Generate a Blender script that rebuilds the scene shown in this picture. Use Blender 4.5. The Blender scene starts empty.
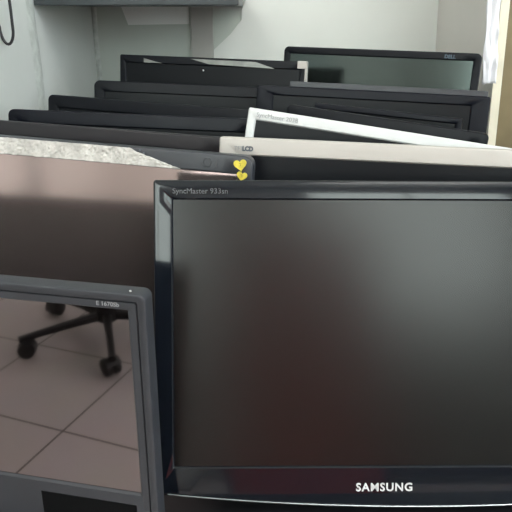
import bpy, bmesh, math, random
from mathutils import Vector, Matrix, noise
random.seed(7)
S = bpy.context.scene
COL = S.collection
PI = math.pi

# ------------------------------------------------------------------ materials
def mat(name, color, rough=.5, metal=0.0, spec=.5, coat=0.0, bump=0.0, bscale=200.0,
        var=0.0, vscale=8.0, color2=None, emit=None, estr=0, alpha=1.0, trans=0.0, coat_rough=.05,
        rvar=0.0):
    m = bpy.data.materials.new(name); m.use_nodes = True
    nt = m.node_tree; n = nt.nodes; l = nt.links
    p = n['Principled BSDF']
    p.inputs['Base Color'].default_value = (*color, 1)
    p.inputs['Roughness'].default_value = rough
    p.inputs['Metallic'].default_value = metal
    p.inputs['Specular IOR Level'].default_value = spec
    p.inputs['Coat Weight'].default_value = coat
    p.inputs['Coat Roughness'].default_value = coat_rough
    p.inputs['Alpha'].default_value = alpha
    p.inputs['Transmission Weight'].default_value = trans
    tc = n.new('ShaderNodeTexCoord')
    if var > 0:
        nz = n.new('ShaderNodeTexNoise'); nz.inputs['Scale'].default_value = vscale
        nz.inputs['Detail'].default_value = 4
        l.new(tc.outputs['Object'], nz.inputs['Vector'])
        r = n.new('ShaderNodeValToRGB')
        c2 = color2 or tuple(c*(1-var) for c in color)
        r.color_ramp.elements[0].color = (*c2, 1); r.color_ramp.elements[0].position = .35
        r.color_ramp.elements[1].color = (*color, 1); r.color_ramp.elements[1].position = .65
        l.new(nz.outputs['Fac'], r.inputs['Fac']); l.new(r.outputs['Color'], p.inputs['Base Color'])
    if rvar > 0:
        nr = n.new('ShaderNodeTexNoise'); nr.inputs['Scale'].default_value = 14
        nr.inputs['Detail'].default_value = 5
        l.new(tc.outputs['Object'], nr.inputs['Vector'])
        mr = n.new('ShaderNodeMapRange'); mr.inputs['To Min'].default_value = max(0, rough-rvar)
        mr.inputs['To Max'].default_value = rough+rvar
        l.new(nr.outputs['Fac'], mr.inputs['Value']); l.new(mr.outputs['Result'], p.inputs['Roughness'])
    if bump > 0:
        nb = n.new('ShaderNodeTexNoise'); nb.inputs['Scale'].default_value = bscale
        nb.inputs['Detail'].default_value = 3
        l.new(tc.outputs['Object'], nb.inputs['Vector'])
        b = n.new('ShaderNodeBump'); b.inputs['Strength'].default_value = bump
        b.inputs['Distance'].default_value = .001
        l.new(nb.outputs['Fac'], b.inputs['Height']); l.new(b.outputs['Normal'], p.inputs['Normal'])
    if emit:
        p.inputs['Emission Color'].default_value = (*emit, 1)
        p.inputs['Emission Strength'].default_value = estr
    return m

M = {}
M['wall'] = mat('green_grey_wall_paint', (.62, .665, .61), .55, var=.10, vscale=5, bump=.15, bscale=90)
M['wall_side'] = mat('pale_green_grey_paint', (.72, .75, .72), .5, var=.10, vscale=4, bump=.15, bscale=90)
M['lit_wall_white'] = mat('lit_wall_white', (.85, .87, .83), .4, var=.04, vscale=6)  # lighter colour for the part of the back wall in bright light
M['room_wall'] = mat('room_wall_paint', (.60, .585, .56), .7, var=.06, vscale=2)
M['ceiling'] = mat('ceiling_paint', (.75, .75, .73), .8)
M['beige'] = mat('beige_laminate', (.76, .725, .68), .5, var=.05, vscale=5)
M['cream'] = mat('cream_edge_band', (.86, .80, .64), .45, var=.12, vscale=25)
M['brown'] = mat('olive_brown_wood', (.22, .17, .085), .5, var=.3, vscale=10)
M['sealant'] = mat('old_sealant', (.66, .70, .66), .35, var=.22, vscale=60, bump=.5, bscale=120)
M['shelf_dark'] = mat('dark_grey_shelf', (.05, .06, .065), .4, var=.25, vscale=14)
M['table'] = mat('dark_table_top', (.010, .011, .013), .5, spec=.2, var=.3, vscale=12)
M['gloss_black'] = mat('glossy_black_plastic', (.006, .008, .012), .09, spec=.42, coat=.15, coat_rough=.04, rvar=.04)
M['black'] = mat('satin_black_plastic', (.004, .005, .008), .38, spec=.2, bump=.1, bscale=500, rvar=.08)
M['black_blue'] = mat('satin_blue_black_plastic', (.0035, .0045, .009), .36, spec=.2, bump=.1, bscale=500, rvar=.08)
M['brown_black'] = mat('brownish_black_plastic', (.026, .024, .027), .38, spec=.32, rvar=.08)
M['charcoal'] = mat('charcoal_plastic', (.035, .038, .046), .36, spec=.5, var=.15, vscale=20, rvar=.08)
M['slate'] = mat('slate_grey_plastic', (.034, .037, .044), .45, spec=.4, bump=.15, bscale=600, var=.12, vscale=15)
M['slate_rim'] = mat('slate_grey_rim_plastic', (.105, .118, .132), .4, spec=.4, bump=.1, bscale=600)
M['silver'] = mat('silver_beige_plastic', (.50, .47, .435), .42, metal=.1, spec=.5, bump=.1, bscale=700, var=.06, vscale=10)
M['white'] = mat('white_plastic', (.70, .715, .71), .45, spec=.4, bump=.1, bscale=600, var=.05, vscale=12)
M['back_black'] = mat('back_cover_black', (.015, .016, .018), .55, bump=.2, bscale=500)
M['back_slate'] = mat('back_cover_charcoal', (.008, .008, .009), .6, spec=.15, bump=.2, bscale=500)
M['back_white'] = mat('back_cover_white', (.7, .7, .68), .5)
M['scr_gloss'] = mat('glossy_dark_screen', (.215, .192, .193), .03, metal=1.0, rvar=.015)
M['scr_matte'] = mat('matte_screen', (.60, .49, .475), .13, metal=.93, rvar=.02)
M['scr_samsung'] = mat('antiglare_dark_screen', (.0045, .005, .005), .25, spec=.50, rvar=.02)
M['scr_dark'] = mat('dark_screen', (.004, .005, .007), .35, spec=.2)
M['scr_dell'] = mat('grey_green_screen', (.085, .105, .10), .14, metal=.9)
M['logo_white'] = mat('logo_white', (.62, .62, .62), .4)
M['logo_grey'] = mat('logo_grey', (.30, .31, .32), .4)
M['logo_dim'] = mat('logo_dim_grey', (.085, .09, .095), .4)
M['logo_dark'] = mat('logo_dark', (.10, .11, .13), .5)
M['logo_pale'] = mat('logo_pale_grey', (.42, .41, .41), .5)
M['logo_blue'] = mat('logo_steel_blue', (.08, .11, .14), .35, metal=.6)
M['chrome'] = mat('bright_chrome', (.8, .8, .8), .2, metal=1)
M['paper'] = mat('torn_paper_residue', (.66, .64, .60), .75, var=.30, vscale=70, bump=1.0, bscale=220)
M['heart'] = mat('yellow_heart_sticker', (.80, .66, .07), .35, var=.25, vscale=160)
M['heart_mark'] = mat('dark_yellow_print', (.22, .17, .02), .4)
M['recess'] = mat('recess_black', (.003, .0035, .004), .6, spec=.08)
M['lip_glint'] = mat('lip_glint_grey', (.30, .33, .34), .25, metal=.8)
M['emblem'] = mat('emblem_grey', (.065, .068, .075), .4)
M['light_patch'] = mat('light_patch_white', (.95, .96, .94), .4)  # pale colour for the patch of light on the back wall
M['film'] = mat('grey_peeling_film', (.30, .31, .29), .25, metal=.2, var=.3, vscale=40)
M['wrap'] = mat('white_plastic_wrap', (.86, .86, .90), .3, bump=.6, bscale=60)
M['cable'] = mat('black_cable_rubber', (.02, .02, .022), .45)
M['chair'] = mat('black_chair_plastic', (.014, .012, .013), .45)
M['chair_cloth'] = mat('black_chair_mesh', (.02, .02, .022), .85, bump=.5, bscale=500)
M['maroon'] = mat('added_maroon_fabric', (.62, .10, .08), .45, bump=.3, bscale=60)
M['desk'] = mat('added_dark_desk_laminate', (.10, .075, .06), .5, var=.2, vscale=6)
M['added_lamp'] = mat('added_light_diffuser', (.9, .9, .9), .5, emit=(1, .98, .95), estr=9)  # glow of the added ceiling lights
M['leg_and_added_lamp_body'] = mat('leg_and_added_lamp_housing', (.8, .8, .8), .5)
M['added_win_frame'] = mat('added_window_frame_white', (.75, .75, .73), .5)
M['added_win_pane'] = mat('added_side_pane_glow', (.8, .85, .9), .4, emit=(.86, .95, 1.0), estr=2.6)  # glow of the windows added on the right wall

M['added_win_pane_soft'] = mat('added_rear_pane_glow', (.8, .85, .85), .4, emit=(.88, 1.0, .95), estr=3.0)  # glow of the windows added on the rear wall

def tile_mat():
    m = bpy.data.materials.new('floor_tiles'); m.use_nodes = True
    nt = m.node_tree; n = nt.nodes; l = nt.links; p = n['Principled BSDF']
    tc = n.new('ShaderNodeTexCoord'); mp = n.new('ShaderNodeMapping')
    mp.inputs['Location'].default_value = (TILE_OX, TILE_OY, 0)
    mp.inputs['Rotation'].default_value = (0, 0, TILE_ROT)
    mp.vector_type = 'TEXTURE'
    br = n.new('ShaderNodeTexBrick')
    br.offset = 0; br.squash = 1
    br.inputs['Scale'].default_value = 1
    br.inputs['Brick Width'].default_value = TILE; br.inputs['Row Height'].default_value = TILE
    br.inputs['Mortar Size'].default_value = .0032; br.inputs['Mortar Smooth'].default_value = .1
    br.inputs['Color1'].default_value = (.62, .545, .53, 1); br.inputs['Color2'].default_value = (.59, .52, .505, 1)
    br.inputs['Mortar'].default_value = (.16, .13, .125, 1)
    l.new(tc.outputs['Object'], mp.inputs['Vector']); l.new(mp.outputs['Vector'], br.inputs['Vector'])
    nz = n.new('ShaderNodeTexNoise'); nz.inputs['Scale'].default_value = 6; nz.inputs['Detail'].default_value = 5
    l.new(tc.outputs['Object'], nz.inputs['Vector'])
    mx = n.new('ShaderNodeMix'); mx.data_type = 'RGBA'; mx.blend_type = 'MULTIPLY'; mx.inputs[0].default_value = .12
    l.new(br.outputs['Color'], mx.inputs[6]); l.new(nz.outputs['Color'], mx.inputs[7])
    l.new(mx.outputs[2], p.inputs['Base Color'])
    p.inputs['Roughness'].default_value = .4
    return m
TILE, TILE_OX, TILE_OY, TILE_ROT = .3745, -.8670, -.2736, -.0597
FZ = -.12       # floor level

# ------------------------------------------------------------------ helpers
def link(name, bm, m, parent=None, smooth=False):
    bmesh.ops.recalc_face_normals(bm, faces=bm.faces)
    me = bpy.data.meshes.new(name); bm.to_mesh(me); bm.free()
    if smooth:
        for p in me.polygons: p.use_smooth = True
        try: me.set_sharp_from_angle(angle=math.radians(38))
        except Exception: pass
    me.materials.append(m)
    o = bpy.data.objects.new(name, me); COL.objects.link(o)
    if parent: o.parent = parent
    return o
def tag(o, label=None, cat=None, group=None, kind=None):
    if label: o['label'] = label
    if cat: o['category'] = cat
    if group: o['group'] = group
    if kind: o['kind'] = kind
    return o
def empty(name, loc=(0, 0, 0), matrix=None):
    o = bpy.data.objects.new(name, None); COL.objects.link(o)
    o.empty_display_size = .05
    if matrix is not None: o.matrix_world = matrix
    else: o.location = loc
    return o
def box(bm, x0, x1, y0, y1, z0, z1, bev=0.0):
    g = bmesh.ops.create_cube(bm, size=1)
    for v in g['verts']:
        v.co = Vector(((x0+x1)/2+v.co.x*(x1-x0), (y0+y1)/2+v.co.y*(y1-y0), (z0+z1)/2+v.co.z*(z1-z0)))
    if bev > 0:
        es = list({e for v in g['verts'] for e in v.link_edges})
        bmesh.ops.bevel(bm, geom=es, offset=bev, segments=2, affect='EDGES', profile=.5)
def boxo(name, m, parent, *a, bev=0.0):
    bm = bmesh.new(); box(bm, *a, bev=bev); return link(name, bm, m, parent)
def tube(bm, pts, r, seg=12, cap=True):
    pts = [Vector(p) for p in pts]; rings = []
    up = Vector((.13, .27, .95)).normalized()
    for i, p in enumerate(pts):
        d = (pts[min(i+1, len(pts)-1)]-pts[max(i-1, 0)]).normalized()
        a = d.cross(up)
        if a.length < 1e-3: a = d.cross(Vector((1, 0, 0)))
        a.normalize(); b = d.cross(a).normalized()
        rr = r[i] if isinstance(r, (list, tuple)) else r
        rings.append([bm.verts.new(p+(a*math.cos(2*PI*k/seg)+b*math.sin(2*PI*k/seg))*rr) for k in range(seg)])
    for i in range(len(rings)-1):
        for k in range(seg):
            bm.faces.new((rings[i][k], rings[i][(k+1) % seg], rings[i+1][(k+1) % seg], rings[i+1][k]))
    if cap: bm.faces.new(rings[0][::-1]); bm.faces.new(rings[-1])
def prism(bm, poly, y0, y1):
    """poly in (x,z), extruded from y0 to y1"""
    a = [bm.verts.new((x, y0, z)) for x, z in poly]; b = [bm.verts.new((x, y1, z)) for x, z in poly]
    n = len(poly); bm.faces.new(a); bm.faces.new(b[::-1])
    for i in range(n): bm.faces.new((a[i], b[i], b[(i+1) % n], a[(i+1) % n]))
def loop_rr(x0, x1, z0, z1, r, sag=0.0, nc=6, ns=16):
    """rounded rectangle as an ordered list of (x,z); bottom edge bulges down by sag"""
    r = max(r, 1e-5); pts = []
    cs = [(x1-r, z0+r, -PI/2), (x1-r, z1-r, 0), (x0+r, z1-r, PI/2), (x0+r, z0+r, PI)]
    for ci, (cx, cz, a0) in enumerate(cs):
        for k in range(nc+1):
            a = a0+PI/2*k/nc; pts.append((cx+r*math.cos(a), cz+r*math.sin(a)))
        nx, nz, na = cs[(ci+1) % 4]
        e0 = pts[-1]; e1 = (nx+r*math.cos(na), nz+r*math.sin(na))
        for k in range(1, ns): t = k/ns; pts.append((e0[0]*(1-t)+e1[0]*t, e0[1]*(1-t)+e1[1]*t))
    if sag:
        cx = (x0+x1)/2; hw = (x1-x0)/2; mid = (z0+z1)/2; out = []
        for x, z in pts:
            w = max(0, min(1, (mid-z)/(mid-z0)))**6
            out.append((x, z-sag*w*(1-min(1, abs((x-cx)/hw))**2)))
        pts = out
    return pts
def rings(bm, lst):
    """lst of (loop, y)"""
    vs = [[bm.verts.new((x, y, z)) for x, z in lp] for lp, y in lst]
    n = len(vs[0])
    for a, b in zip(vs, vs[1:]):
        for i in range(n): bm.faces.new((a[i], a[(i+1) % n], b[(i+1) % n], b[i]))
    return vs
def text(name, s, size, m, parent, x, z, y=-.0004, bold=0.0, align='LEFT', ext=.0003, spacing=1.0, sx=1.0):
    c = bpy.data.curves.new(name, 'FONT'); c.body = s; c.size = size; c.extrude = ext; c.offset = bold
    c.align_x = align; c.space_character = spacing; c.resolution_u = 3
    t = bpy.data.objects.new('tmp', c); COL.objects.link(t)
    dg = bpy.context.evaluated_depsgraph_get()
    me = bpy.data.meshes.new_from_object(t.evaluated_get(dg)); me.name = name
    bpy.data.objects.remove(t)
    me.transform(Matrix.Diagonal((sx, 1, 1, 1)))
    me.transform(Matrix.Rotation(PI/2, 4, 'X')); me.transform(Matrix.Translation((x, y, z)))
    me.materials.clear(); me.materials.append(m)
    o = bpy.data.objects.new(name, me); COL.objects.link(o); o.parent = parent
    return o

TZ = .424        # height of the table top
MON = {}
def monitor(name, label, TL, TR, tilt, el=0.0, er=0.0, bt=.018, bb=.03, bs=.018, rad=.006,
            edge=.016, bulge=.020, mb='black', mback='back_black', ms='scr_dark', sag=0.0,
            group=None, bevel=.002, inset=.0025, groove=False, h=None):
    """TL, TR: two world points on the front top edge (left and right); el/er lengthen it"""
    TL = Vector(TL); TR = Vector(TR); X = (TR-TL).normalized()
    TL = TL-X*el; TR = TR+X*er; w = (TR-TL).length
    # up vector perpendicular to X, leaning back by tilt
    hb = Vector((-X.y, X.x, 0)).normalized()          # horizontal, away from viewer
    up0 = hb.cross(X)*-1
    if up0.z < 0: up0 = -up0
    up = (up0*math.cos(tilt)+hb*math.sin(tilt)).normalized()
    up = (up-X*up.dot(X)).normalized()
    Y = up.cross(X)
    if Y.y < 0: Y = -Y
    if h is None: h = (min(TL.z, TR.z)-TZ-sag*up.z)/up.z-.0045
    C = (TL+TR)/2-up*h
    mw = Matrix(((X.x, Y.x, up.x, C.x), (X.y, Y.y, up.y, C.y), (X.z, Y.z, up.z, C.z), (0, 0, 0, 1)))
    root = empty(name, matrix=mw); tag(root, label, 'monitor', group)
    x0, x1 = -w/2, w/2
    ix0, ix1, iz0, iz1 = x0+bs, x1-bs, bb, h-bt
    bm = bmesh.new(); L = []
    L.append((loop_rr(ix0, ix1, iz0, iz1, .0008), inset))
    L.append((loop_rr(ix0-.0008, ix1+.0008, iz0-.0008, iz1+.0008, .001), .0008))
    L.append((loop_rr(ix0-.0018, ix1+.0018, iz0-.0018, iz1+.0018, .0015), 0))
    if groove:
        g = groove
        for d, y in ((g+.0022, 0), (g+.0018, .0014), (g+.0008, .0014), (g+.0002, -.0012), (g-.002, -.0022)):
            L.append((loop_rr(x0+d, x1-d, d, h-d, max(rad-d, .002)), y))
    yb = -.0022 if groove else 0
    for k in range(5):
        a = PI/2*k/4; d = bevel*(1-math.sin(a)); y = yb+bevel*(1-math.cos(a))
        L.append((loop_rr(x0+d, x1-d, d, h-d, max(rad-d, .001), sag), y))
    L.append((loop_rr(x0, x1, 0, h, rad, sag), edge))
    rings(bm, L); fo = link('bezel', bm, M[mb], root, smooth=True)
    bm = bmesh.new()
    prism(bm, [(ix0, iz0), (ix1, iz0), (ix1, iz1), (ix0, iz1)], inset-.0001, inset+.002)
    link('screen', bm, M[ms], root)
    bm = bmesh.new(); L = []
    L.append((loop_rr(x0+.0006, x1-.0006, .0006, h-.0006, rad, sag), edge-.001))
    L.append((loop_rr(x0+.003, x1-.003, .003, h-.003, rad, sag), edge+.002))
    L.append((loop_rr(x0+.04, x1-.04, .04, h-.04, .02), edge+bulge*.55))
    L.append((loop_rr(x0+.08, x1-.08, .07, h-.07, .02), edge+bulge))
    vs = rings(bm, L); bm.faces.new(vs[-1])
    # closes the shell behind the screen
    fr = [bm.verts.new((x, inset+.003, z)) for x, z in L[0][0]]; bm.faces.new(fr[::-1])
    n = len(fr)
    for i in range(n): bm.faces.new((fr[i], vs[0][i], vs[0][(i+1) % n], fr[(i+1) % n]))
    bk = link('back_cover', bm, M[mback], root, smooth=True)
    # mounting plate where the stand was taken off
    bm = bmesh.new(); box(bm, -.05, .05, edge+bulge-.001, edge+bulge+.002, h/2-.05, h/2+.05, bev=.0008)
    link('mounting_plate', bm, M['black'], root)
    MON[name] = MON.get(name, [])+[(root, w, h, mw)]
    return root, w, h

# ------------------------------------------------------------------ monitors
R = math.radians
HM = {}
# large glossy black one in front
sm, w, h = monitor('computer_monitor', 'large glossy black widescreen monitor at the front, with white maker name under its dark screen',
    (-0.0994, 0.6031, 0.7473), (0.2499, 0.6095, 0.7441), R(17), er=.203, bt=.0190, bb=.0283, bs=.0190, rad=.003, edge=.018, bulge=.02,
    mb='gloss_black', ms='scr_samsung', sag=.0153, bevel=.0022)
HM['samsung'] = (sm, w, h)
text('maker_name', 'SAMSUNG', .0116, M['logo_white'], sm, -w/2+.2295, .0030, bold=.00025, align='CENTER', spacing=1.12, y=-.0005)
text('model_name', 'SyncMaster 933sn', .0074, M['logo_dim'], sm, -w/2+.0185, h-.0130, y=-.0005)
bm = bmesh.new(); tube(bm, [(-w/2+.012+(w-.024)*i/56, -.0006, -.0006-.0153*(1-(abs((-w/2+.012+(w-.024)*i/56)/(w/2)))**2)+.0025) for i in range(57)], .0009, 8)
link('lower_lip_glint', bm, M['lip_glint'], sm)  # grey bead gives the glint along the curved bottom edge
bm = bmesh.new(); tube(bm, [(w/2-.05, .001, .018), (w/2-.05, -.001, .018)], .006, 20); link('power_button', bm, M['gloss_black'], sm)

# slate-grey one lower left, mirror-like screen
fm, w, h = monitor('computer_monitor', 'slate grey monitor at lower left whose shiny screen mirrors chair wheels and floor tiles',
    (-0.2409, 0.479, 0.6974), (-0.0844, 0.4458, 0.6974), R(.54), el=.26, bt=.0160, bb=.0760, bs=.0165, rad=.006, edge=.013, bulge=.02,
    mb='slate', mback='back_slate', ms='scr_gloss', groove=.0065, bevel=.0015)
HM['front'] = (fm, w, h)
text('model_name', 'E 1670Sb', .0052, M['logo_grey'], fm, w/2-.0415, h-.0125, y=-.0006)
boxo('recessed_panel', M['recess'], fm, w/2-.113, w/2-.021, -.0005, .001, .004, .0635, bev=.0002)
bm = bmesh.new(); bmesh.ops.create_uvsphere(bm, u_segments=10, v_segments=8, radius=.0011, matrix=Matrix.Translation((w/2-.013, .002, h+.0006)))
link('metal_speck', bm, M['chrome'], fm)

# monitor with torn paper and heart stickers
m3, w, h = monitor('computer_monitor', 'charcoal monitor at left with torn white paper along its top and yellow heart stickers',
    (-.2757, .6900, .7737), (-.0067, .6405, .762), R(6.5), el=.06, er=.004, bt=.0195, bb=.03, bs=.016, rad=.010,
    mb='charcoal', ms='scr_matte', edge=.016, bulge=.016)
HM['mon3'] = (m3, w, h)
bm = bmesh.new()
# torn paper: a rough strip with ragged edge on the bezel
xa, xb = -w/2+.004, -w/2+.262
N = 120; NZ = 8; grid = []
for i in range(N+1):
    x = xa+(xb-xa)*i/N; t = i/N
    top = h-.0006; bot = h-.0185
    k = (x+w/2)
    if k > .216: top = h-.0045-(k-.216)/.046*.0135-.0012*noise.noise(Vector((k*260, 0, 0)))
    if .206 < k <= .216: top = h-.0006-(k-.206)*.4
    top += -.0005+.0006*noise.noise(Vector((k*180, 3, 0))); bot += .0005*noise.noise(Vector((k*150, 9, 0)))
    top = max(top, bot+.0002)
    grid.append([(x, bot+(top-bot)*j/NZ) for j in range(NZ+1)])
F = [[bm.verts.new((x, -.0009-.0016*abs(noise.noise(Vector((x*260, z*260, 1))))-.0006*noise.noise(Vector((x*900, z*900, 4))), z)) for x, z in c] for c in grid]
B = [[bm.verts.new((x, .0002, z)) for x, z in c] for c in grid]
for i in range(N):
    for j in range(NZ):
        bm.faces.new((F[i][j], F[i+1][j], F[i+1][j+1], F[i][j+1])); bm.faces.new((B[i][j], B[i][j+1], B[i+1][j+1], B[i+1][j]))
    bm.faces.new((F[i][0], B[i][0], B[i+1][0], F[i+1][0])); bm.faces.new((F[i][NZ], F[i+1][NZ], B[i+1][NZ], B[i][NZ]))
for i in (0, N):
    for j in range(NZ): bm.faces.new((F[i][j], F[i][j+1], B[i][j+1], B[i][j]))
o = link('torn_paper', bm, M['paper'], m3); o['label'] = 'rough torn white paper strip'
def heart(cx, cz, s, rot, par):
    bm = bmesh.new(); pts = []
    for k in range(40):
        a = 2*PI*k/40
        x = 16*math.sin(a)**3; z = 13*math.cos(a)-5*math.cos(2*a)-2*math.cos(3*a)-math.cos(4*a)
        x, z = x*s/32, z*s/32; pts.append((cx+x*math.cos(rot)-z*math.sin(rot), cz+x*math.sin(rot)+z*math.cos(rot)))
    prism(bm, pts, -.0010, 0.0001); o = link('heart_sticker', bm, M['heart'], par); o['label'] = 'yellow heart shaped sticker'
    bm = bmesh.new(); tube(bm, [(cx-.0012, -.0011, cz+.0014), (cx+.0008, -.0011, cz+.0016), (cx, -.0011, cz), (cx+.0006, -.0011, cz-.0012)], .00028, 6)
    link('printed_squiggle', bm, M['heart_mark'], o)
heart(w/2-.0128, h-.0092, .0135, R(12), m3)
heart(w/2-.0105, h-.0205, .0110, R(-8), m3)
bm = bmesh.new()
for k in range(24):
    pass
tube(bm, [(w/2-.0475+.0042*math.cos(2*PI*k/24), -.0004, h-.0095+.0042*math.sin(2*PI*k/24)) for k in range(25)], .0005, 6, cap=False)
box(bm, w/2-.039, w/2-.0375, -.0006, .0002, h-.0135, h-.0055)
link('faint_emblem', bm, M['emblem'], m3)
for dx, dz in ((.218, .003), (.2225, .0055)):
    bm = bmesh.new(); bmesh.ops.create_icosphere(bm, subdivisions=1, radius=.0013, matrix=Matrix.Translation((-w/2+dx, -.0008, h-dz)))
    link('paper_crumb', bm, M['logo_dark'], m3)

# silver-beige
sv, w, h = monitor('computer_monitor', 'silver beige monitor edge marked TFT LCD, right behind the glossy black front monitor',
    (-.0398, .6985, .7715), (.2697, .6680, .7630), R(8), er=.10, bt=.0195, bb=.04, bs=.022, rad=.0025, mb='silver', mback='back_white', edge=.014, bulge=.014)
HM['silver'] = (sv, w, h)
text('panel_mark', 'TFT', .0068, M['logo_grey'], sv, -w/2+.0165, h-.0140, y=-.0005, sx=.9)
text('panel_mark', 'LCD', .0068, M['logo_dark'], sv, -w/2+.0255, h-.0140, y=-.0005, bold=.0005, sx=.9)

# white
wh, w, h = monitor('computer_monitor', 'white framed monitor slanting down to the right between silver and black monitors',
    (-.0085, .7700, .7930), (.2900, .7200, .7540), R(9), er=.03, bt=.0135, bb=.03, bs=.0105, rad=.002, mb='white', mback='back_white', edge=.014, bulge=.012)
HM['white'] = (wh, w, h)
text('model_name', 'SyncMaster 203B', .0072, M['logo_grey'], wh, -w/2+.0105, h-.0092, y=-.0005)

def plain(key, label, TL, TR, tilt, **k):
    o, w, h = monitor('computer_monitor', label, TL, TR, R(tilt), **k); HM[key] = (o, w, h); return o, w, h
#ROWS
plain('A', 'brownish black monitor directly behind the one with torn white paper', (-.3207, .8105, .7710), (-.0427, .7300, .7650), 8,
      el=.03, er=.012, mb='brown_black', edge=.014, bulge=.012, rad=.006)
plain('B', 'thin black monitor second behind the torn paper one, left end near the wall', (-.3250, .8500, .7798), (-.0130, .8160, .7725), 8,
      er=.02, mb='black_blue', edge=.014, bulge=.012, rad=.008)
plain('C', 'black monitor with top edge slanting down, between two level black ones at left', (-.3020, .9500, .7865), (-.0135, .8720, .7755), 8,
      er=.03, mb='black', edge=.020, bulge=.016, rad=.008)
plain('D', 'dull black monitor just in front of the one with peeling grey film', (-.2700, 1.1000, .7918), (.0010, 1.0800, .7825), 8,
      er=.08, mb='black', edge=.020, bulge=.02, rad=.010)
eo, w, h = plain('E', 'black monitor standing at the back with grey peeling film and a silver corner', (-.2480, 1.2200, .8255), (.0870, 1.1400, .8180), 7,
      mb='black', edge=.020, bulge=.02, bt=.014, bs=.012, rad=.003, ms='scr_dark')
def wedge(poly, par, name, m, y0=-.0012, y1=.0001):
    bm = bmesh.new(); prism(bm, poly, y0, y1); return link(name, bm, m, par)
for poly in ([(-w/2+.047, h-.005), (-w/2+.068, h-.010), (-w/2+.082, h-.0125), (-w/2+.047, h-.0125)],
             [(-w/2+.135, h-.003), (-w/2+.255, h-.004), (-w/2+.290, h-.014), (-w/2+.170, h-.011)]):
    wedge(poly, eo, 'peeling_film', M['film'])
bm = bmesh.new(); bmesh.ops.create_icosphere(bm, subdivisions=2, radius=.0017, matrix=Matrix.Translation((-w/2+.160, -.0005, h-.022)))
link('indicator_light', bm, M['logo_white'], eo)
boxo('corner_piece', M['silver'], eo, w/2-.016, w/2+.0008, -.0015, .012, h-.012, h+.0008, bev=.001)
boxo('side_trim', M['silver'], eo, w/2-.0025, w/2+.0008, -.0012, .014, h-.09, h-.012, bev=.0005)

do, w, h = plain('back', 'thin black monitor with a grey green screen against the bright part of the back wall, farthest right', (.0545, 1.2900, .8360), (.3870, 1.1460, .8310), 7,
      mb='black', ms='scr_dell', edge=.016, bulge=.012, bt=.013, bs=.013, rad=.009)
text('maker_name', 'DELL', .0085, M['logo_blue'], do, w/2-.062, h-.0100, y=-.0005, bold=.0003)
gl, w, h = plain('G', 'wide black monitor with a glossy sloping top, in front of the grey green screen', (.0015, 1.0060, .7940), (.3360, .9350, .7845), 8,
      mb='black_blue', edge=.028, bulge=.012, bt=.014, bs=.026, rad=.003, ms='scr_dark')
boxo('glossy_top_cover', M['charcoal'], gl, -w/2+.05, w/2-.004, .004, .027, h-.0005, h+.008, bev=.001)
plain('I', 'small black monitor with a squared frame nested before the wide glossy topped one', (.0790, .8800, .7837), (.2590, .8100, .7735), 8,
      el=0, mb='black_blue', edge=.012, bulge=.010, bt=.008, bs=.008, rad=.002)
plain('H', 'black monitor slanting down to the right just behind the white framed one', (.0400, .8350, .7880), (.2735, .7500, .7650), 8,
      er=0, mb='black', edge=.014, bulge=.010, rad=.006)

# ------------------------------------------------------------------ setting
def struct(name, m, *a, bev=0):
    o = boxo(name, m, None, *a, bev=bev); o['kind'] = 'structure'; return o
XL, XR, YB, YR, ZC = -2.6, 2.4, 1.60, -3.2, 2.65
struct('floor', tile_mat(), XL, XR, YR, YB, FZ-.04, FZ)
struct('ceiling', M['ceiling'], XL, XR, YR, YB, ZC, ZC+.05)
struct('wall_back', M['wall'], XL, XR, YB, YB+.05, FZ, ZC)
struct('wall_rear', M['room_wall'], XL, XR, YR-.05, YR, FZ, ZC)
struct('wall_right', M['room_wall'], XR, XR+.05, YR, YB, FZ, ZC)
struct('wall_left', M['room_wall'], XL-.05, XL, YR, YB, FZ, ZC)
struct('wall_alcove', M['wall_side'], -.405, -.385, .62, YB, TZ, 1.30)

def strip(name, x0, x1, y, z0, z1, axis, m, amp=.0015, step=.004):
    """rough raised vertical bead; axis 'x' lies along x on a wall facing -y, 'y' lies along y on a wall facing +x"""
    bm = bmesh.new(); nu = 8; nv = int((z1-z0)/step); F = []
    for i in range(nv+1):
        z = z0+(z1-z0)*i/nv; row = []
        wv = .18*(x1-x0)*noise.noise(Vector((z*12, 2, x0)))
        for k in range(nu+1):
            u = x0+(x1-x0)*k/nu+wv
            d = math.sin(PI*k/nu)*(.0022+amp*noise.noise(Vector((u*160, z*60, 0))))
            row.append(bm.verts.new((u, y-d, z) if axis == 'x' else (y+d, u, z)))
        F.append(row)
    for i in range(nv):
        for k in range(nu): bm.faces.new((F[i][k], F[i][k+1], F[i+1][k+1], F[i+1][k]))
    o = link(name, bm, m, None, smooth=True); o['kind'] = 'structure'; return o
strip('trim_1', 1.150, 1.195, -.3852, TZ, 1.25, 'y', M['sealant'])
strip('trim_2', -.384, -.372, YB-.0002, TZ, 1.25, 'x', M['sealant'])
struct('trim_3', mat('grey_batten_paint', (.50, .485, .455), .5, var=.12, vscale=9), -.152, -.101, YB-.012, YB, TZ, 1.3, bev=.001)
# bright light on the wall, built as a lighter panel with slanting edge
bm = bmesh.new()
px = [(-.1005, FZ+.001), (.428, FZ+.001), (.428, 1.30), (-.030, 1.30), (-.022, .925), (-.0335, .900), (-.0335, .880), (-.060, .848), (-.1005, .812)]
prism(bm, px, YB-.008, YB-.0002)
tag(link('wall_light_area', bm, M['lit_wall_white']), 'large area of bright light on the back wall with a slanting upper left edge', 'light patch')
bm = bmesh.new(); prism(bm, [(-.330, .955), (-.300, .868), (-.157, .870), (-.157, .955)], YB-.003, YB-.0002)  # patch of light on the wall, built as a thin pale shape
tag(link('wall_light_patch', bm, M['light_patch']), 'pale patch of light with a slanted side on the back wall under the dark shelf', 'paper')  # patch of light on the wall, no paper
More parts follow.
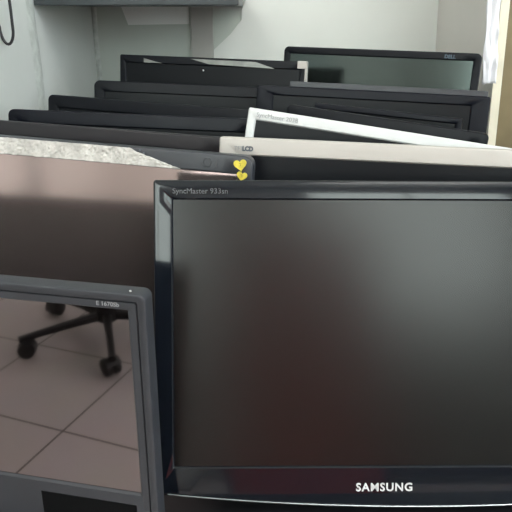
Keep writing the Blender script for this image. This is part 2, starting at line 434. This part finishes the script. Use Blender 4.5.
# dark shelf
bm = bmesh.new(); box(bm, -.3845, -.030, 1.19, YB-.001, .908, .930, bev=.0015)
sh = link('upper_shelf', bm, M['shelf_dark']); tag(sh, 'dark grey shelf high at top left above the black monitors', 'shelf')
# table
tb = empty('work_table', (.3, .98, 0)); tag(tb, 'dark table top that all the monitors stand on', 'table')
boxo('table_top', M['table'], tb, -.9, .9, -.55, .61, TZ-.03, TZ, bev=.002)
for sx in (-.86, .82):
    for sy in (-.5, .55):
        boxo('leg', M['leg_and_added_lamp_body'], tb, sx, sx+.04, sy, sy+.04, FZ, TZ-.03)
# divider board, leaning slightly
bm = bmesh.new()
def lean(z): return .4366-(z-TZ)*.030
a = []
for z in (TZ, 1.28):
    a += [bm.verts.new((lean(z), y, z)) for y in (1.185, YB-.010)]+[bm.verts.new((lean(z)+.014, y, z)) for y in (YB-.010, 1.185)]
bm.faces.new(a[0:4]); bm.faces.new(a[4:8][::-1])
for i in range(4): bm.faces.new((a[i], a[(i+1) % 4], a[4+(i+1) % 4], a[4+i]))
dv = link('divider_board', bm, M['beige']); tag(dv, 'upright divider board with a cream front edge at the right of the monitors', 'board')
bm = bmesh.new(); a = []
for z in (TZ, 1.28):
    a += [bm.verts.new((lean(z)-.0004, y, z)) for y in (1.1835, 1.1855)]+[bm.verts.new((lean(z)+.0150, y, z)) for y in (1.1855, 1.1835)]
bm.faces.new(a[0:4]); bm.faces.new(a[4:8][::-1])
for i in range(4): bm.faces.new((a[i], a[(i+1) % 4], a[4+(i+1) % 4], a[4+i]))
o = link('edge_band', bm, M['cream'], dv); o['label'] = 'cream edge band'
bm = bmesh.new(); prism(bm, [(lean(TZ)+.0155, TZ), (.95, TZ), (.95, 1.28), (lean(1.28)+.0155, 1.28)], 1.192, 1.21)
tag(link('wooden_board', bm, M['brown']), 'olive brown wooden board at the right border beside the cream edged divider', 'board')
# crumpled film
bm = bmesh.new(); NV = 60; NU = 10; F = []
for i in range(NV+1):
    z = .778+(1.12-.778)*i/NV; row = []
    wd = .0115+.002*noise.noise(Vector((z*14, 0, 0))); cx = lean(z)-.013-.003*math.sin((z-.83)*14)
    for k in range(NU+1):
        u = k/NU-.5
        row.append(bm.verts.new((cx+u*2*wd, 1.176-.006*noise.noise(Vector((u*3, z*30, 1)))-.003*abs(noise.noise(Vector((u*9, z*80, 3)))), z+.004*noise.noise(Vector((u*4, z*9, 7))))))
    F.append(row)
for i in range(NV):
    for k in range(NU): bm.faces.new((F[i][k], F[i][k+1], F[i+1][k+1], F[i+1][k]))
fo = link('plastic_wrap', bm, M['wrap'], None, smooth=True)
md = fo.modifiers.new('thickness', 'SOLIDIFY'); md.thickness = .0012
tag(fo, 'crumpled white plastic wrap hanging beside the cream edge of the divider board', 'plastic wrap')
# cable loop
bm = bmesh.new(); cp = []
for t in range(25):
    s = t/24
    a = PI*s
    cp.append((-.383+.0165*math.cos(a*1.0), 1.02, .868-.022*math.sin(a)))
pts = [(-.3660, 1.02, 1.12), (-.3662, 1.02, 1.02), (-.3655, 1.02, .95), (-.3650, 1.02, .90)]
for t in range(1, 13):
    a = PI*t/12; pts.append((-.3750+.0100*math.cos(a)+.000, 1.02-.25*0, .876-.0240*math.sin(a)))
pts = [Vector(p) for p in pts]
# fit inside the alcove: swing the tail towards the viewer along the wall
q = []
for i, p in enumerate(pts): q.append(p)
tail = [(-.3830, .985, .915), (-.3820, .960, 1.0), (-.3815, .955, 1.12)]
tube(bm, q+[Vector(t) for t in tail], .0022, 10)
tag(link('black_cable', bm, M['cable'], None, smooth=True), 'thin black cable hanging in a loop at the upper left corner', 'cable')

# ------------------------------------------------------------------ office chair (seen in the mirror-like screen)
def chair(loc, rot):
    r = empty('office_chair', loc); r.rotation_euler = (0, 0, rot)
    tag(r, 'black five wheeled office chair on the tiles, mirrored in the lower left screen', 'chair')
    bm = bmesh.new(); tube(bm, [(0, 0, .055), (0, 0, .062), (0, 0, .10), (0, 0, .135)], [.030, .040, .036, .030], 20); link('hub', bm, M['chair'], r, smooth=True)
    bm = bmesh.new(); tube(bm, [(0, 0, .13), (0, 0, .27)], .026, 20); tube(bm, [(0, 0, .27), (0, 0, .42)], .015, 16); link('gas_column', bm, M['chair'], r, smooth=True)
    for k in range(5):
        a = 2*PI*k/5; c, s = math.cos(a), math.sin(a)
        bm = bmesh.new()
        prs = [(.02, .080, .016, .015), (.12, .074, .012, .011), (.22, .068, .011, .009), (.295, .062, .011, .008)]
        rg = []
        for (d, z, hw, hh) in prs:
            rg.append([bm.verts.new((c*d-s*x, s*d+c*x, z+zz)) for x, zz in ((-hw, -hh), (hw, -hh), (hw, hh*.5), (hw*.6, hh), (-hw*.6, hh), (-hw, hh*.5))])
        for A, B in zip(rg, rg[1:]):
            for i in range(6): bm.faces.new((A[i], A[(i+1) % 6], B[(i+1) % 6], B[i]))
        bm.faces.new(rg[0]); bm.faces.new(rg[-1][::-1])
        lg = link('base_leg', bm, M['chair'], r, smooth=True)
        bm = bmesh.new(); d = .285
        tube(bm, [(c*d, s*d, .045), (c*d, s*d, .068)], .007, 8)
        ang = a+1.1+k*.9
        ax = Vector((math.cos(ang), math.sin(ang), 0)); fw = Vector((-ax.y, ax.x, 0))
        ctr = Vector((c*d, s*d, .027))+fw*.012
        for sg in (-1, 1):
            p0 = ctr+ax*sg*.006; p1 = ctr+ax*sg*.026
            tube(bm, [p0, p0+(p1-p0)*.15, p1-(p1-p0)*.2, p1], [.024, .027, .027, .021], 20)
        # fender
        n0 = []
        for i in range(9):
            t = -.3+PI*.95*i/8
            for sg in (-1, 1): n0.append(bm.verts.new(ctr+ax*sg*.024+fw*(.030*math.cos(t))+Vector((0, 0, .030*math.sin(t)))))
        for i in range(8): bm.faces.new((n0[2*i], n0[2*i+1], n0[2*i+3], n0[2*i+2]))
        link('castor', bm, M['chair'], lg, smooth=True)
    bm = bmesh.new(); box(bm, -.25, .25, -.24, .24, .44, .51, bev=.03); link('seat', bm, M['chair_cloth'], r, smooth=True)
    bm = bmesh.new(); box(bm, -.09, .09, -.12, .12, .405, .44, bev=.008); link('seat_plate', bm, M['chair'], r)
    bm = bmesh.new()
    F = []
    for i in range(9):
        z = .60+.5*i/8; row = []
        for k in range(9):
            u = k/8-.5; row.append(bm.verts.new((u*(.46-.10*(abs(i-3.5)/4.5)**2), .25+.04*math.sin(i/8*2)-.16*u*u, z)))
        F.append(row)
    for i in range(8):
        for k in range(8): bm.faces.new((F[i][k], F[i][k+1], F[i+1][k+1], F[i+1][k]))
    bmesh.ops.solidify(bm, geom=list(bm.faces), thickness=.03)
    link('backrest', bm, M['chair_cloth'], r, smooth=True)
    bm = bmesh.new(); tube(bm, [(0, .10, .425), (0, .26, .43), (0, .30, .48), (0, .305, .75)], .018, 12); link('back_bracket', bm, M['chair'], r, smooth=True)
    for sx in (-1, 1):
        bm = bmesh.new(); tube(bm, [(sx*.20, 0, .435), (sx*.29, 0, .45), (sx*.30, 0, .52), (sx*.30, 0, .67)], .014, 10)
        box(bm, sx*.30-.035, sx*.30+.035, -.13, .12, .67, .695, bev=.01); link('armrest', bm, M['chair'], r, smooth=True)
    return r
chair((-1.095, -.785, FZ), .8854)

# ------------------------------------------------------------------ unseen things added behind the viewpoint for light and reflections
pn = empty('added_partition', (.23, -1.10, FZ)); tag(pn, 'added maroon fabric partition on two feet, unseen behind the viewpoint, for a reddish reflection', 'partition')  # added so that a reddish reflection shows in the front screen
boxo('added_fabric_panel', M['maroon'], pn, -.27, .27, -.018, .018, .10, 1.32, bev=.006)
boxo('added_panel_frame', M['chair'], pn, -.285, -.2705, -.02, .02, .03, 1.33); boxo('added_panel_frame', M['chair'], pn, .2705, .285, -.02, .02, .03, 1.33)
boxo('foot', M['chair'], pn, -.30, -.27, -.2, .2, 0, .03, bev=.004); boxo('foot', M['chair'], pn, .27, .30, -.2, .2, 0, .03, bev=.004)  # feet of the added partition
dk = empty('added_desk', (.9, -2.5, FZ)); tag(dk, 'added dark brown desk, unseen near the rear wall behind the viewpoint', 'desk')  # desk added out of view to show in the screen reflections
boxo('added_desk_top', M['desk'], dk, -.9, .9, -.35, .35, .72, .75, bev=.002)
boxo('added_desk_side', M['desk'], dk, -.88, -.85, -.33, .33, 0, .72); boxo('added_desk_side', M['desk'], dk, .85, .88, -.33, .33, 0, .72)
boxo('added_modesty_panel', M['desk'], dk, -.85, .85, .26, .28, .15, .72)
# unseen ceiling lights, added to light the room and the screens
for i, (x, y) in enumerate(((-1.3, -.5), (1.1, -.5), (-1.3, -2.3), (1.1, -2.3))):
    r = empty('added_ceiling_light', (x, y, ZC)); tag(r, ['added rectangular ceiling light at left nearer the monitors', 'added rectangular ceiling light at right nearer the monitors', 'added rectangular ceiling light at left by the rear wall', 'added rectangular ceiling light at right by the rear wall'][i], 'light', 'added ceiling lights')
    boxo('added_light_housing', M['leg_and_added_lamp_body'], r, -.62, .62, -.17, .17, -.05, 0)
    boxo('added_diffuser', M['added_lamp'], r, -.6, .6, -.15, .15, -.06, -.049)
# glowing windows added out of view on the right wall for light
for i, (y0, y1) in enumerate(((-1.9, -.7), (-.4, .8))):
    w_ = boxo('added_window_%d' % (i+1), M['added_win_pane'], None, XR-.02, XR-.001, y0, y1, .95, 2.2); w_['kind'] = 'structure'
    bm = bmesh.new()
    for (a0, a1, b0, b1) in ((y0-.05, y1+.05, .90, .95), (y0-.05, y1+.05, 2.2, 2.25), (y0-.05, y0, .95, 2.2), (y1, y1+.05, .95, 2.2), ((y0+y1)/2-.02, (y0+y1)/2+.02, .95, 2.2)):
        box(bm, XR-.04, XR-.001, a0, a1, b0, b1)
    link('added_window_frame', bm, M['added_win_frame'], w_)

for i, (xa_, xb_) in enumerate(((-1.9, -.5), (.55, 2.0))):  # rear windows added behind the viewpoint to light the back wall frontally
    w_ = boxo('added_window_%d' % (i+3), M['added_win_pane_soft'], None, xa_, xb_, YR+.001, YR+.02, 1.15, 2.3); w_['kind'] = 'structure'
    bm = bmesh.new(); m_ = (xa_+xb_)/2
    for (a0, a1, b0, b1) in ((xa_-.05, xb_+.05, 1.10, 1.15), (xa_-.05, xb_+.05, 2.3, 2.35), (xa_-.05, xa_, 1.15, 2.3), (xb_, xb_+.05, 1.15, 2.3), (m_-.02, m_+.02, 1.15, 2.3)):
        box(bm, a0, a1, YR+.001, YR+.04, b0, b1)
    link('added_window_frame', bm, M['added_win_frame'], w_)

# ------------------------------------------------------------------ camera, world, view
cd = bpy.data.cameras.new('camera'); cam = bpy.data.objects.new('camera', cd); COL.objects.link(cam)
cam.location = (0, 0, .9); cam.rotation_euler = (math.radians(90-21), 0, 0)
cd.sensor_width = 36; cd.lens = 36*640/512; cd.clip_start = .01
S.camera = cam
W = bpy.data.worlds.new('world'); S.world = W; W.use_nodes = True
W.node_tree.nodes['Background'].inputs['Color'].default_value = (.8, .88, 1, 1)
W.node_tree.nodes['Background'].inputs['Strength'].default_value = .4
S.view_settings.view_transform = 'Standard'; S.view_settings.look = 'None'
S.view_settings.gamma = 1; S.view_settings.use_curve_mapping = False
S.view_settings.exposure = 0.98
